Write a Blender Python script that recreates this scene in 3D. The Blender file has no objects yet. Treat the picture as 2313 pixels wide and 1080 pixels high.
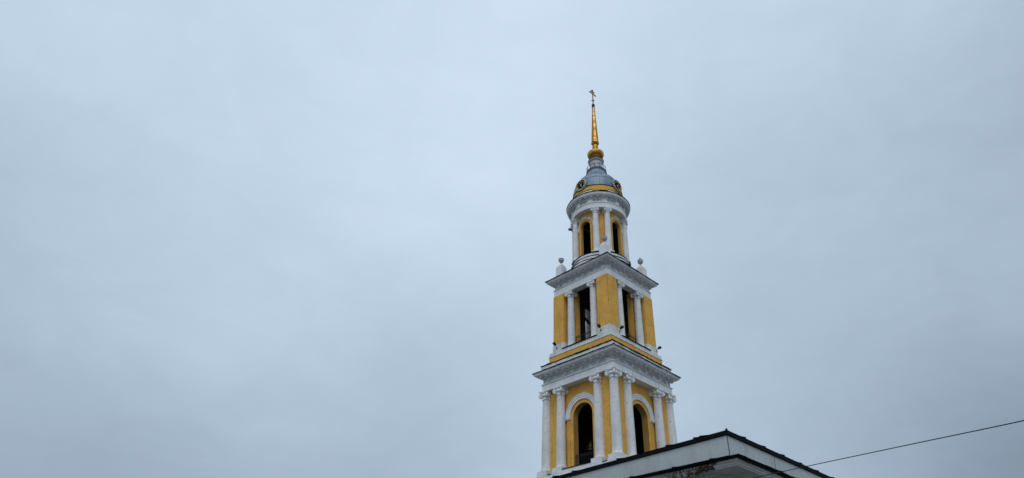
import bpy, bmesh, math, random
import numpy as np
from mathutils import Matrix, Vector
random.seed(7)
S = bpy.context.scene
COL = S.collection

# ------------------------------------------------------------------ camera
EYE = 1.6                                   # camera height; every z below is measured from the camera and gets EYE added
FPX, PIT, ROLL = 1498.14, math.radians(34.724), math.radians(2.499)
cam = bpy.data.cameras.new('camera'); cam.sensor_fit = 'HORIZONTAL'; cam.sensor_width = 36.0
cam.lens = FPX / 2313.0 * 36.0
cam.clip_start = 0.1; cam.clip_end = 5000.0
co = bpy.data.objects.new('camera', cam); COL.objects.link(co); S.camera = co
vv = Vector((0, -math.sin(PIT), math.cos(PIT))); uu = Vector((1, 0, 0)); ff = Vector((0, math.cos(PIT), math.sin(PIT)))
cx_ = uu * math.cos(ROLL) + vv * math.sin(ROLL); cy_ = vv * math.cos(ROLL) - uu * math.sin(ROLL)
mw = Matrix.Identity(4)
for i, a in enumerate((cx_, cy_, -ff)):
    for j in range(3): mw[j][i] = a[j]
mw[2][3] = EYE
co.matrix_world = mw

def ray(px, py):
    X = (px - 1156.5) / FPX; Y = -(py - 540.0) / FPX
    return (cx_ * X + cy_ * Y + ff)

# ------------------------------------------------------------------ sky: overcast cloud deck over a Nishita sky
SUN_EL, SUN_AZ = math.radians(52), math.radians(190)      # azimuth clockwise from +Y: behind the camera, a little to its left
W = bpy.data.worlds.new('World'); S.world = W; W.use_nodes = True
nt = W.node_tree; N = nt.nodes; Lk = nt.links; N.clear()
def nd(t, **kw):
    n = N.new(t)
    for k, v in kw.items(): setattr(n, k, v)
    return n
def mth(op, a, b=None, c=None):
    n = nd('ShaderNodeMath', operation=op)
    for i, v in enumerate((a, b, c)):
        if v is None: continue
        if isinstance(v, (int, float)): n.inputs[i].default_value = v
        else: Lk.new(v, n.inputs[i])
    return n.outputs[0]
out = nd('ShaderNodeOutputWorld'); bg = nd('ShaderNodeBackground'); bg.inputs[1].default_value = 0.1
sky = nd('ShaderNodeTexSky', sky_type='NISHITA'); sky.sun_disc = False
sky.sun_elevation = SUN_EL; sky.sun_rotation = SUN_AZ
tc = nd('ShaderNodeTexCoord')
nz1 = nd('ShaderNodeTexNoise'); nz1.inputs['Scale'].default_value = 3.2; nz1.inputs['Detail'].default_value = 5; nz1.inputs['Roughness'].default_value = 0.5
Lk.new(tc.outputs['Generated'], nz1.inputs['Vector'])
# direction nudged by soft noise so that the cloud masses get uneven edges
sub = nd('ShaderNodeVectorMath', operation='SUBTRACT'); Lk.new(nz1.outputs['Color'], sub.inputs[0]); sub.inputs[1].default_value = (.5, .5, .5)
scl = nd('ShaderNodeVectorMath', operation='SCALE'); Lk.new(sub.outputs[0], scl.inputs[0]); scl.inputs['Scale'].default_value = 0.13
add = nd('ShaderNodeVectorMath', operation='ADD'); Lk.new(tc.outputs['Generated'], add.inputs[0]); Lk.new(scl.outputs[0], add.inputs[1])
nrm = nd('ShaderNodeVectorMath', operation='NORMALIZE'); Lk.new(add.outputs[0], nrm.inputs[0])
# brightness of the cloud deck seen in some thirty directions (0 = darkest grey, 1 = palest)
DECK = [(50,50,211),(600,50,216),(1100,50,224),(1500,50,217),(2000,50,206),(2290,50,192),(50,300,203),(400,300,208),(600,300,214),(850,350,218),(1100,300,224),(1500,300,211),(1700,300,200),(2000,300,194),(2290,300,183),(50,550,184),(300,550,205),(600,550,210),(1000,550,218),(1220,550,216),(1500,550,202),(1800,550,195),(2250,550,185),(50,720,193),(300,800,196),(600,800,202),(980,800,194),(1150,800,202),(1600,800,194),(1900,800,182),(2250,800,174),(60,960,166),(50,1050,173),(400,1050,176),(700,1050,183),(1000,1000,187),(1150,1050,196),(1450,1010,200),(1700,1000,189),(2000,1050,175),(2250,1060,153),(2300,1075,134),(380,720,194),(450,640,203),(880,860,191),(820,885,199)]
KAP = 34.0
dirs = np.array([list(ray(a, b).normalized()) for a, b, _ in DECK])
def lin(g): g = g / 255.0; return ((g + .055) / 1.055) ** 2.4
vals = np.array([lin(c) for _, _, c in DECK]) - lin(195)
Kmat = np.exp(KAP * (dirs @ dirs.T - 1))
wts = np.linalg.solve(Kmat + 0.06 * np.eye(len(vals)), vals)
acc = None
for d, w in zip(dirs, wts):
    dt = nd('ShaderNodeVectorMath', operation='DOT_PRODUCT'); Lk.new(nrm.outputs[0], dt.inputs[0]); dt.inputs[1].default_value = tuple(d)
    e = mth('EXPONENT', mth('MULTIPLY_ADD', dt.outputs['Value'], KAP, -KAP))
    acc = mth('MULTIPLY', e, float(w)) if acc is None else mth('MULTIPLY_ADD', e, float(w), acc)
nz2 = nd('ShaderNodeTexNoise'); nz2.inputs['Scale'].default_value = 7.0; nz2.inputs['Detail'].default_value = 6; nz2.inputs['Roughness'].default_value = 0.55; nz2.inputs['Distortion'].default_value = 0.6
mp = nd('ShaderNodeMapping'); mp.inputs['Scale'].default_value = (1, 1, 1.7); Lk.new(tc.outputs['Generated'], mp.inputs[0]); Lk.new(mp.outputs[0], nz2.inputs['Vector'])
acc = mth('ADD', acc, mth('MULTIPLY', mth('SUBTRACT', nz2.outputs['Fac'], 0.5), 0.10))
nz3 = nd('ShaderNodeTexNoise'); nz3.inputs['Scale'].default_value = 14.0; nz3.inputs['Detail'].default_value = 7; nz3.inputs['Roughness'].default_value = 0.6; nz3.inputs['Distortion'].default_value = 1.0
mp3 = nd('ShaderNodeMapping'); mp3.inputs['Rotation'].default_value = (.3, .5, .4); mp3.inputs['Scale'].default_value = (.55, 1, 1.5); Lk.new(tc.outputs['Generated'], mp3.inputs[0]); Lk.new(mp3.outputs[0], nz3.inputs['Vector'])
acc = mth('ADD', acc, mth('MULTIPLY', mth('SUBTRACT', nz3.outputs['Fac'], 0.5), 0.045))
lum = mth('ADD', acc, lin(197))
sepd = nd('ShaderNodeSeparateXYZ'); Lk.new(tc.outputs['Generated'], sepd.inputs[0])
zen = nd('ShaderNodeMapRange', interpolation_type='SMOOTHSTEP'); Lk.new(sepd.outputs['Z'], zen.inputs['Value'])
for k, v in (('From Min', 0.80), ('From Max', 1.0), ('To Min', 1.0), ('To Max', 2.0)): zen.inputs[k].default_value = v     # overcast zenith is brighter
lum = mth('MULTIPLY', lum, zen.outputs[0])
rmp = nd('ShaderNodeValToRGB'); rmp.color_ramp.interpolation = 'LINEAR'     # tint by brightness: thick cloud is bluer
cr = rmp.color_ramp
cr.elements[0].position = 0.0; cr.elements[0].color = (.735, 1, 1.32, 1)
cr.elements[1].position = 1.0; cr.elements[1].color = (.855, 1, 1.13, 1)
Lk.new(lum, rmp.inputs[0])
vs = nd('ShaderNodeVectorMath', operation='SCALE'); Lk.new(rmp.outputs[0], vs.inputs[0]); Lk.new(mth('MULTIPLY', lum, 10.0), vs.inputs['Scale'])
mix = nd('ShaderNodeMix', data_type='RGBA'); mix.inputs['Factor'].default_value = 0.97
Lk.new(sky.outputs[0], mix.inputs['A']); Lk.new(vs.outputs[0], mix.inputs['B'])
Lk.new(mix.outputs['Result'], bg.inputs[0]); Lk.new(bg.outputs[0], out.inputs[0])

sl = bpy.data.lights.new('sun', 'SUN'); sl.energy = 1.0; sl.angle = math.radians(40); sl.color = (1.0, .985, .965)
so = bpy.data.objects.new('sun', sl); COL.objects.link(so)
sd = Vector((math.sin(SUN_AZ) * math.cos(SUN_EL), math.cos(SUN_AZ) * math.cos(SUN_EL), math.sin(SUN_EL)))
so.rotation_euler = sd.to_track_quat('Z', 'Y').to_euler()
S.view_settings.view_transform = 'Standard'; S.view_settings.look = 'None'
S.view_settings.exposure = 0.0; S.view_settings.gamma = 1.0; S.view_settings.use_curve_mapping = False

# ------------------------------------------------------------------ materials
def mat(name):
    m = bpy.data.materials.new(name); m.use_nodes = True
    t = m.node_tree; b = t.nodes['Principled BSDF']
    return m, t, b
class G:
    """small node-graph helper for one material"""
    def __init__(s, t): s.t = t
    def n(s, ty, ins=None, **kw):
        x = s.t.nodes.new(ty)
        for k, v in kw.items(): setattr(x, k, v)
        for k, v in (ins or {}).items():
            if hasattr(v, 'is_linked') or isinstance(v, bpy.types.NodeSocket): s.t.links.new(v, x.inputs[k])
            else: x.inputs[k].default_value = v
        return x
    def coord(s, scale=(1, 1, 1)):
        c = s.n('ShaderNodeTexCoord'); return s.n('ShaderNodeMapping', {'Vector': c.outputs['Object'], 'Scale': scale}).outputs[0]
    def noise(s, sc, det=4, rough=.5, vec=None, dist=0):
        return s.n('ShaderNodeTexNoise', {'Scale': sc, 'Detail': det, 'Roughness': rough, 'Distortion': dist, 'Vector': vec or s.coord()}).outputs['Fac']
    def ramp(s, fac, stops):
        r = s.n('ShaderNodeValToRGB', {'Fac': fac}); e = r.color_ramp.elements
        while len(e) < len(stops): e.new(.5)
        for x, (p, c) in zip(e, stops):
            x.position = p; x.color = (c, c, c, 1) if isinstance(c, (int, float)) else (*c, 1)
        return r.outputs[0]
    def mix(s, f, a, b, mode='MIX'):
        return s.n('ShaderNodeMix', {'Factor': f, 'A': a if not isinstance(a, tuple) else (*a, 1), 'B': b if not isinstance(b, tuple) else (*b, 1)}, data_type='RGBA', blend_type=mode).outputs['Result'] if False else s._mix(f, a, b, mode)
    def _mix(s, f, a, b, mode):
        x = s.t.nodes.new('ShaderNodeMix'); x.data_type = 'RGBA'; x.blend_type = mode
        for i, v in ((0, f), (6, a), (7, b)):
            if isinstance(v, bpy.types.NodeSocket): s.t.links.new(v, x.inputs[i])
            else: x.inputs[i].default_value = (*v, 1) if isinstance(v, tuple) else v
        return x.outputs[2]
    def math(s, op, a, b):
        x = s.t.nodes.new('ShaderNodeMath'); x.operation = op
        for i, v in ((0, a), (1, b)):
            if isinstance(v, bpy.types.NodeSocket): s.t.links.new(v, x.inputs[i])
            else: x.inputs[i].default_value = v
        return x.outputs[0]
    def bump(s, b, h, st, dist=.02):
        x = s.n('ShaderNodeBump', {'Height': h, 'Strength': st, 'Distance': dist}); s.t.links.new(x.outputs[0], b.inputs['Normal'])

def plaster(name, base, dark, chip, rough=.85, joints=0.0, chips=.64, streak=.5, mott=.86, fines=.35):
    m, t, b = mat(name); g = G(t)
    big = g.noise(.9, 6, .6)
    fine = g.noise(9, 5, .6)
    c = g.mix(g.ramp(big, [(.38, 0), (.68, 1)]), base, tuple(x * mott for x in base))
    c = g.mix(g.math('MULTIPLY', g.ramp(g.noise(3.4, 5, .65, dist=.5), [(.50, 0), (.66, 1)]), min(1.0, fines * 1.3)), c, tuple(x * mott * .9 for x in base))
    st = g.noise(1.0, 5, .6, vec=g.coord((3.2, 3.2, .22)))             # rain streaks running down
    c = g.mix(g.math('MULTIPLY', g.ramp(st, [(.52, 0), (.78, 1)]), streak), c, dark)
    c = g.mix(g.math('MULTIPLY', g.ramp(fine, [(.55, 0), (.8, 1)]), fines), c, dark)
    sp = g.math('MULTIPLY', g.ramp(g.noise(13, 3, .5, dist=.4), [(chips, 0), (chips + .04, 1)]), g.ramp(g.noise(1.6, 3, .6), [(.42, .12), (.62, 1)]))
    c = g.mix(sp, c, chip)
    t.links.new(c, b.inputs['Base Color']); b.inputs['Roughness'].default_value = rough; b.inputs['Specular IOR Level'].default_value = .2
    h = g.math('ADD', g.math('MULTIPLY', fine, .6), g.math('MULTIPLY', sp, -.8))
    if joints:
        wv = g.n('ShaderNodeTexWave', {'Vector': g.coord(), 'Scale': 3.3, 'Distortion': .5, 'Detail': 2.0, 'Detail Scale': 2.0}, wave_type='BANDS', bands_direction='Z').outputs['Fac']
        h = g.math('ADD', h, g.math('MULTIPLY', g.ramp(wv, [(0, 0), (.12, 1)]), joints))
    g.bump(b, h, .35, .03)
    return m
WHITE = plaster('white_limewash', (.79, .81, .82), (.46, .47, .475), (.09, .085, .08), chips=.655)
ROUGHW = plaster('flaking_white_limewash', (.78, .80, .81), (.40, .40, .40), (.07, .065, .06), chips=.60, streak=.7, mott=.8, fines=.6)
COLW = plaster('white_column_plaster', (.78, .785, .785), (.46, .46, .455), (.11, .10, .09), joints=.6, chips=.625, streak=.6, mott=.84, fines=.45)
RELIEF = plaster('white_relief_plaster', (.82, .825, .825), (.50, .50, .50), (.10, .09, .08), chips=.70)
CARVED = plaster('dark_grey_carving', (.20, .20, .205), (.12, .12, .12), (.06, .055, .05), chips=.7)  # dark grey, so the strokes read against the white round frieze
FRIEZE = plaster('grey_frieze_ground', (.50, .505, .51), (.26, .26, .265), (.08, .075, .07), chips=.66)  # greyer than the relief standing in front of it
YEL = plaster('ochre_plaster', (.82, .455, .10), (.50, .265, .06), (.10, .06, .03), chips=.65, streak=.75, mott=.78, fines=.55)
REVEAL = plaster('dark_ochre_reveal', (.44, .275, .09), (.22, .14, .05), (.06, .045, .03), chips=.66, streak=.7)  # darker, duller ochre than the walls
ATTW = plaster('grey_white_plaster', (.50, .535, .54), (.33, .35, .35), (.06, .055, .05), chips=.70, streak=.55)

def simple(name, col, rough=.6, metal=0.0, var=.3, sc=4.0, bump=.2, spec=.3):
    m, t, b = mat(name); g = G(t)
    n = g.noise(sc, 5, .6)
    c = g.mix(g.ramp(n, [(.35, 0), (.7, 1)]), col, tuple(x * (1 - var) for x in col))
    t.links.new(c, b.inputs['Base Color']); b.inputs['Roughness'].default_value = rough; b.inputs['Metallic'].default_value = metal
    b.inputs['Specular IOR Level'].default_value = spec
    if bump: g.bump(b, g.noise(sc * 6, 4), bump, .01)
    return m
FLASH = simple('dark_roof_metal', (.007, .007, .008), .75, 0, .4, 3, .3, .12)
DARKIN = simple('interior_darkness', (.022, .018, .015), .95, 0, .5, 2, .3, .1)  # indoor darkness put into the colour: near-black on every inside surface
TIMBER = simple('dark_timber', (.018, .014, .012), .9, 0, .4, 5, .2, .1)
IRON = simple('black_iron', (.012, .012, .014), .55, 0, .3, 6, 0, .3)
BRONZE = simple('old_bronze', (.055, .04, .018), .45, .8, .5, 5, .3)
URNM = simple('urn_grey_stone', (.50, .50, .51), .85, 0, .35, 6, .4)
DIAL = simple('black_dial', (.006, .006, .007), .9, 0, .3, 6, 0, .05)
GILT = simple('gilded_mark', (.84, .70, .38), .45, .3, .2, 8, 0)
GREYM = simple('grey_lamp_metal', (.06, .062, .068), .5, .3, .3, 8, 0)
PAVE = simple('grey_paving', (.13, .127, .122), .9, 0, .25, .6, .3)
CABLE = simple('black_cable', (.01, .01, .012), .6, 0, .2, 5, 0)
RUST = simple('bare_brown_brick', (.10, .062, .040), .95, 0, .6, 7, .8, .1)

def gold():
    m, t, b = mat('worn_gold_leaf'); g = G(t)
    n = g.noise(2.2, 6, .65, dist=.3); n2 = g.noise(5, 4, .6, vec=g.coord((2.5, 2.5, .5)))
    c = g.mix(g.ramp(n, [(.40, 0), (.66, 1)]), (.66, .365, .07), (.36, .18, .035))
    c = g.mix(g.math('MULTIPLY', g.ramp(n2, [(.5, 0), (.75, 1)]), .8), c, (.16, .085, .025))
    t.links.new(c, b.inputs['Base Color']); b.inputs['Metallic'].default_value = .9
    t.links.new(g.ramp(n, [(.3, .30), (.7, .52)]), b.inputs['Roughness'])
    g.bump(b, g.noise(12, 3), .25, .02)
    return m
GOLD = gold()
def zinc():
    m, t, b = mat('blue_grey_zinc_sheet'); g = G(t)
    n = g.noise(1.5, 5, .6); n2 = g.noise(2, 5, .6, vec=g.coord((4, 4, .5)))
    c = g.mix(g.ramp(n, [(.35, 0), (.7, 1)]), (.195, .265, .335), (.13, .18, .24))
    c = g.mix(g.math('MULTIPLY', g.ramp(n2, [(.5, 0), (.75, 1)]), .5), c, (.10, .125, .17))
    t.links.new(c, b.inputs['Base Color']); b.inputs['Metallic'].default_value = .35; b.inputs['Roughness'].default_value = .5
    g.bump(b, g.noise(6, 3), .25, .02)
    return m
ZINC = zinc()
def stained():
    """cornice plaster of the near building: black wash marks and a bare brown patch by the corner"""
    m, t, b = mat('stained_cornice_plaster'); g = G(t)
    big = g.noise(1.2, 6, .6)
    c = g.mix(g.ramp(big, [(.38, 0), (.7, 1)]), (.50, .50, .485), (.36, .355, .345))
    st = g.noise(2.0, 5, .7, vec=g.coord((6, 6, .8)))
    co_ = g.n('ShaderNodeTexCoord').outputs['Object']; sp = g.n('ShaderNodeSeparateXYZ', {'Vector': co_})
    msk = g.n('ShaderNodeMapRange', {'Value': g.math('ABSOLUTE', g.math('SUBTRACT', sp.outputs['Y'], 1.45), 0), 'From Min': 1.1, 'From Max': .45}).outputs[0]
    msx = g.math('LESS_THAN', sp.outputs['X'], 0.05)
    c = g.mix(g.math('MULTIPLY', g.math('MULTIPLY', g.ramp(st, [(.42, 0), (.58, 1)]), msk), msx), c, (.045, .04, .034))
    c = g.mix(g.math('MULTIPLY', g.ramp(st, [(.58, 0), (.8, 1)]), .6), c, (.16, .15, .14))
    t.links.new(c, b.inputs['Base Color']); b.inputs['Roughness'].default_value = .9
    g.bump(b, g.noise(9, 5, .6), .4, .03)
    return m
STAIN = stained()

# ------------------------------------------------------------------ mesh building
class MB:
    def __init__(s): s.v = []; s.f = []
    def pt(s, p): s.v.append((p[0], p[1], p[2])); return len(s.v) - 1
    def quad(s, a, b, c, d): i = [s.pt(p) for p in (a, b, c, d)]; s.f.append(i)
    def poly(s, pts): s.f.append([s.pt(p) for p in pts])
    def grid(s, rows, closed_u=False, closed_v=False):
        """rows of points -> shared quads"""
        nr, nc = len(rows), len(rows[0]); base = len(s.v)
        for r in rows:
            for p in r: s.v.append(tuple(p))
        for i in range(nr if closed_v else nr - 1):
            for j in range(nc if closed_u else nc - 1):
                a = base + i * nc + j; b = base + i * nc + (j + 1) % nc
                c = base + ((i + 1) % nr) * nc + (j + 1) % nc; d = base + ((i + 1) % nr) * nc + j
                s.f.append([a, b, c, d])
        return base
    def box(s, x0, x1, y0, y1, z0, z1, M=None):
        p = [(x, y, z) for z in (z0, z1) for (x, y) in ((x0, y0), (x1, y0), (x1, y1), (x0, y1))]
        if M is not None: p = [tuple(M @ Vector(q)) for q in p]
        b = len(s.v); s.v += p
        s.f += [[b + i for i in q] for q in ((0, 3, 2, 1), (4, 5, 6, 7), (0, 1, 5, 4), (1, 2, 6, 5), (2, 3, 7, 6), (3, 0, 4, 7))]
    def lathe(s, prof, n=32, c=(0, 0), ph=0.0, fn=None, cap=True):
        rows = []
        for r, z in prof:
            row = []
            for i in range(n):
                a = ph + 2 * math.pi * i / n; rr = r * (fn(a, z) if fn else 1)
                row.append((c[0] + rr * math.cos(a), c[1] + rr * math.sin(a), z))
            rows.append(row)
        b = s.grid(rows, closed_u=True)
        if cap:
            s.f.append([b + i for i in range(n)][::-1]); s.f.append([b + (len(prof) - 1) * n + i for i in range(n)])
    def tube(s, pts, r, n=6, flat=None):
        pts = [Vector(p) for p in pts]; rows = []
        up0 = Vector((0, 0, 1))
        for i, p in enumerate(pts):
            d = (pts[min(i + 1, len(pts) - 1)] - pts[max(i - 1, 0)])
            if d.length < 1e-9: d = Vector((0, 0, 1))
            d.normalize()
            u = flat if flat is not None else (up0 if abs(d.z) < .95 else Vector((1, 0, 0)))
            w = d.cross(u); w.normalize(); u2 = w.cross(d)
            rr = r[i] if isinstance(r, (list, tuple)) else r
            rows.append([p + (w * math.cos(2 * math.pi * k / n) + u2 * math.sin(2 * math.pi * k / n)) * rr for k in range(n)])
        b = s.grid(rows, closed_u=True)
        s.f.append([b + i for i in range(n)][::-1]); s.f.append([b + (len(pts) - 1) * n + i for i in range(n)])
    def sqring(s, prof, rect=None, seg=1, jit=None):
        """sweep a closed (offset, z) profile round a square (or a rectangle given by its base corners)"""
        rows = []
        for h, z in prof:
            if rect is None: c = [(-h, -h), (h, -h), (h, h), (-h, h)]
            else:
                x0, x1, y0, y1 = rect; c = [(x0 - h, y0 - h), (x1 + h, y0 - h), (x1 + h, y1 + h), (x0 - h, y1 + h)]
            row = []
            for k in range(4):
                a, b = c[k], c[(k + 1) % 4]
                for i in range(seg):
                    t = i / seg; row.append((a[0] + (b[0] - a[0]) * t, a[1] + (b[1] - a[1]) * t, z))
            rows.append(row)
        if jit:
            for ri, amp in jit.items():
                n = len(rows[ri]); off = 0
                for i in range(n):
                    off = off * .6 + random.uniform(-amp, amp)
                    x, y, z = rows[ri][i]; rows[ri][i] = (x, y, z + off)
        s.grid(rows, closed_u=True, closed_v=True)
    def build(s, name, material, parent=None, smooth=False, dz=None, ang=35):
        me = bpy.data.meshes.new(name)
        e = EYE if dz is None else dz
        me.from_pydata([(x, y, z + e) for x, y, z in s.v], [], s.f)
        bm = bmesh.new(); bm.from_mesh(me)
        bmesh.ops.remove_doubles(bm, verts=bm.verts, dist=1e-5)
        bmesh.ops.recalc_face_normals(bm, faces=bm.faces)
        if smooth:
            for f in bm.faces: f.smooth = True
            lim = math.radians(ang)
            for ed in bm.edges:
                if len(ed.link_faces) == 2 and ed.calc_face_angle(0) > lim: ed.smooth = False
        bm.to_mesh(me); bm.free()
        me.materials.append(material)
        o = bpy.data.objects.new(name, me); COL.objects.link(o)
        if parent: o.parent = parent
        return o

def tag(o, label=None, cat=None, group=None, kind=None):
    for k, v in (('label', label), ('category', cat), ('group', group), ('kind', kind)):
        if v: o[k] = v
    return o
def empty(name, loc, rz=0.0):
    o = bpy.data.objects.new(name, None); COL.objects.link(o); o.location = loc; o.rotation_euler = (0, 0, rz); o.empty_display_size = .5
    return o
def dup(o, parent, loc=None, rz=None):
    c = o.copy(); COL.objects.link(c); c.parent = parent
    if loc is not None: c.location = loc
    if rz is not None: c.rotation_euler = (0, 0, rz)
    for ch in list(o.children): dup(ch, c)
    return c
def R4(k):                                         # quarter turns: face 0 looks to -X, face 1 to -Y, face 2 to +X, face 3 to +Y
    c, s_ = ((1, 0), (0, 1), (-1, 0), (0, -1))[k]
    return lambda x, y, z: (c * x - s_ * y, s_ * x + c * y, z)
def face(k):
    r = R4(k); return lambda u, d, z: r(-d, u, z)
def drumface(k, R0):
    r = R4(k)
    def f(u, d, z):
        a = u / R0; return r(-d * math.cos(a), d * math.sin(a), z)
    return f
def wallgrid(mb, mp, u0, u1, z0, z1, d0, d1, op=None, front=True, back=False, reveal=True, nu=8):
    """a wall between two depths with an arched opening op = (half width, sill, spring)"""
    us = list(np.linspace(u0, u1, nu + 1))
    if op:
        r, sill, spr = op
        us = [u for u in us if abs(u) > r + .02] + [r * math.cos(math.pi * i / 20) for i in range(21)]
        us = sorted(us)
    def top(u): return spr + math.sqrt(max(0, r * r - u * u))
    for a, b in zip(us[:-1], us[1:]):
        spans = []
        if op and abs((a + b) / 2) < r:
            spans = [((z0, z0), (sill, sill)), ((top(a), top(b)), (z1, z1))]
        else: spans = [((z0, z0), (z1, z1))]
        for (za, zb), (zc, zd) in spans:
            if front: mb.quad(mp(a, d0, za), mp(b, d0, zb), mp(b, d0, zd), mp(a, d0, zc))
            if back: mb.quad(mp(a, d1, za), mp(b, d1, zb), mp(b, d1, zd), mp(a, d1, zc))
        if op and reveal and abs((a + b) / 2) < r:
            mb.quad(mp(a, d0, top(a)), mp(b, d0, top(b)), mp(b, d1, top(b)), mp(a, d1, top(a)))
            mb.quad(mp(a, d0, sill), mp(b, d0, sill), mp(b, d1, sill), mp(a, d1, sill))
    if op and reveal:
        for u in (-r, r): mb.quad(mp(u, d0, sill), mp(u, d1, sill), mp(u, d1, spr), mp(u, d0, spr))
def archband(mb, mp, r0, r1, spr, d0, d1, foot, n=28, steps=((0, 1),)):
    """raised archivolt: profile between radii r0 and r1 standing out from d1 to d0, legs down to foot"""
    prof = [(r0, d1), (r0, d0 - .02), (r0 + (r1 - r0) * .35, d0 - .02), (r0 + (r1 - r0) * .4, d0 + .015), (r0 + (r1 - r0) * .75, d0 + .015), (r0 + (r1 - r0) * .8, d0 + .05), (r1, d0 + .05), (r1, d1)]
    rows = []
    for rr, dd in prof:
        row = []
        if foot < spr: row.append(mp(-rr, dd, foot))
        for i in range(n + 1):
            a = math.pi - math.pi * i / n; row.append(mp(rr * math.cos(a), dd, spr + rr * math.sin(a)))
        if foot < spr: row.append(mp(rr, dd, foot))
        rows.append(row)
    mb.grid(rows)
    for j in (0, -1): mb.poly([r[j] for r in rows])

# ------------------------------------------------------------------ ground
TX, TY, TH = 9.5498, 59.2351, math.radians(45 - 2.8454)
g = MB()
n_ = 24
g.grid([[(-1500 + 3000 * i / n_, -1500 + 3000 * j / n_, 0) for i in range(n_ + 1)] for j in range(n_ + 1)])
tag(g.build('ground', PAVE, None, dz=0), kind='structure')

# ------------------------------------------------------------------ bell tower
T = empty('bell_tower', (TX, TY, 0), TH)
tag(T, 'tall yellow and white bell tower with arches, clock dome and golden spire', 'bell tower')

def column_set(Rb, Rt, z0, z1, plinth_h=.34, cap=None, mat_=COLW, yaw=0.0):
    """shaft with children capital and column_base, standing at the local origin"""
    s_ = (cap or Rt) / .37
    H = .86 * s_
    sh = MB(); zt = z1 - H
    prof = [(Rb + .10 * s_, z0 + plinth_h), (Rb + .12 * s_, z0 + plinth_h + .05), (Rb + .10 * s_, z0 + plinth_h + .1), (Rb + .02, z0 + plinth_h + .13)]
    for i in range(13):
        t = i / 12; prof.append((Rb + (Rt - Rb) * (t ** 1.6), z0 + plinth_h + .16 + (zt - z0 - plinth_h - .16) * t))
    sh.lathe(prof, 28)
    o = sh.build('column', mat_, None, smooth=True)
    cp = MB()
    cp.lathe([(Rt, zt), (Rt + .05 * s_, zt + .02 * s_), (Rt + .06 * s_, zt + .05 * s_), (Rt + .05 * s_, zt + .08 * s_), (Rt + .005, zt + .10 * s_), (Rt, zt + .28 * s_),
              (Rt + .06 * s_, zt + .34 * s_), (Rt + .12 * s_, zt + .43 * s_), (Rt + .08 * s_, zt + .52 * s_), (Rt + .02 * s_, zt + .70 * s_)], 28)
    zc = zt + .42 * s_
    for q in range(4):                              # corner volutes: discs standing on the diagonals, a raised scroll on each cheek
        a = math.pi / 4 + q * math.pi / 2
        dx, dy = math.cos(a), math.sin(a); nx, ny = -dy, dx
        cc = (dx * .54 * s_, dy * .54 * s_)
        rv, th = .235 * s_, .08 * s_
        rows = []
        for off, rr in ((-th, 0.02), (-th, rv * .9), (-th * .7, rv), (th * .7, rv), (th, rv * .9), (th, 0.02)):
            rows.append([(cc[0] + nx * off + dx * rr * math.cos(b), cc[1] + ny * off + dy * rr * math.cos(b), zc + rr * math.sin(b)) for b in [2 * math.pi * i / 16 for i in range(16)]])
        cp.grid(rows, closed_u=True)
        for sg in (-1, 1):
            pts = []
            for i in range(22):
                b = math.pi * .6 + i * .5; rr = rv * .93 * (1 - i / 23.5)
                pts.append((cc[0] + nx * th * 1.12 * sg + dx * rr * math.cos(b), cc[1] + ny * th * 1.12 * sg + dy * rr * math.cos(b), zc + rr * math.sin(b)))
            cp.tube(pts, .026 * s_, 5, flat=Vector((nx, ny, 0)))
        # band running from the volute up to the abacus middle
        pts = [(dx * (.54 + .1 * (1 - t)) * s_ * (1 - t * .35), dy * (.54 + .1 * (1 - t)) * s_ * (1 - t * .35), zc + rv * (.8 + .25 * t)) for t in (0, .5, 1)]
        cp.tube(pts, .07 * s_, 6)
        # flower in the middle of each side
        b = q * math.pi / 2
        cp.lathe([(.01, -.07 * s_), (.075 * s_, -.03 * s_), (.075 * s_, .03 * s_), (.01, .07 * s_)], 8, c=(math.cos(b) * .45 * s_, math.sin(b) * .45 * s_))
        for i in range(len(cp.v) - 32, len(cp.v)): x, y, z = cp.v[i]; cp.v[i] = (x, y, z + zt + .74 * s_)
    rows = []
    for z, k_ in ((zt + .66 * s_, .94), (zt + .70 * s_, .98), (zt + .76 * s_, .98), (zt + .78 * s_, 1.04), (z1, 1.04)):
        row = []
        for q in range(4):
            a = math.pi / 4 + q * math.pi / 2
            for t in np.linspace(-1, 1, 9)[:-1] if False else np.linspace(0, 1, 9)[:-1]:
                w = a + t * math.pi / 2
                # concave side between two cut corners
                A = Vector((math.cos(a), math.sin(a))) * .80; B = Vector((math.cos(a + math.pi / 2), math.sin(a + math.pi / 2))) * .80
                e1 = A + (B - A) * (.06 + .88 * t); mid = (A + B).normalized()
                p = e1 - mid * (.12 * (1 - (2 * t - 1) ** 2))
                row.append((p.x * s_ * k_, p.y * s_ * k_, z))
        rows.append(row)
    b0 = cp.grid(rows, closed_u=True); nn = len(rows[0])
    cp.f.append([b0 + i for i in range(nn)][::-1]); cp.f.append([b0 + (len(rows) - 1) * nn + i for i in range(nn)])
    cp.build('capital', RELIEF, o, smooth=True)
    if plinth_h > .05:
        pb = MB(); w = Rb + .13 * s_
        pb.box(-w, w, -w, w, z0, z0 + plinth_h)
        pb.build('column_base', WHITE, o)
    return o

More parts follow.
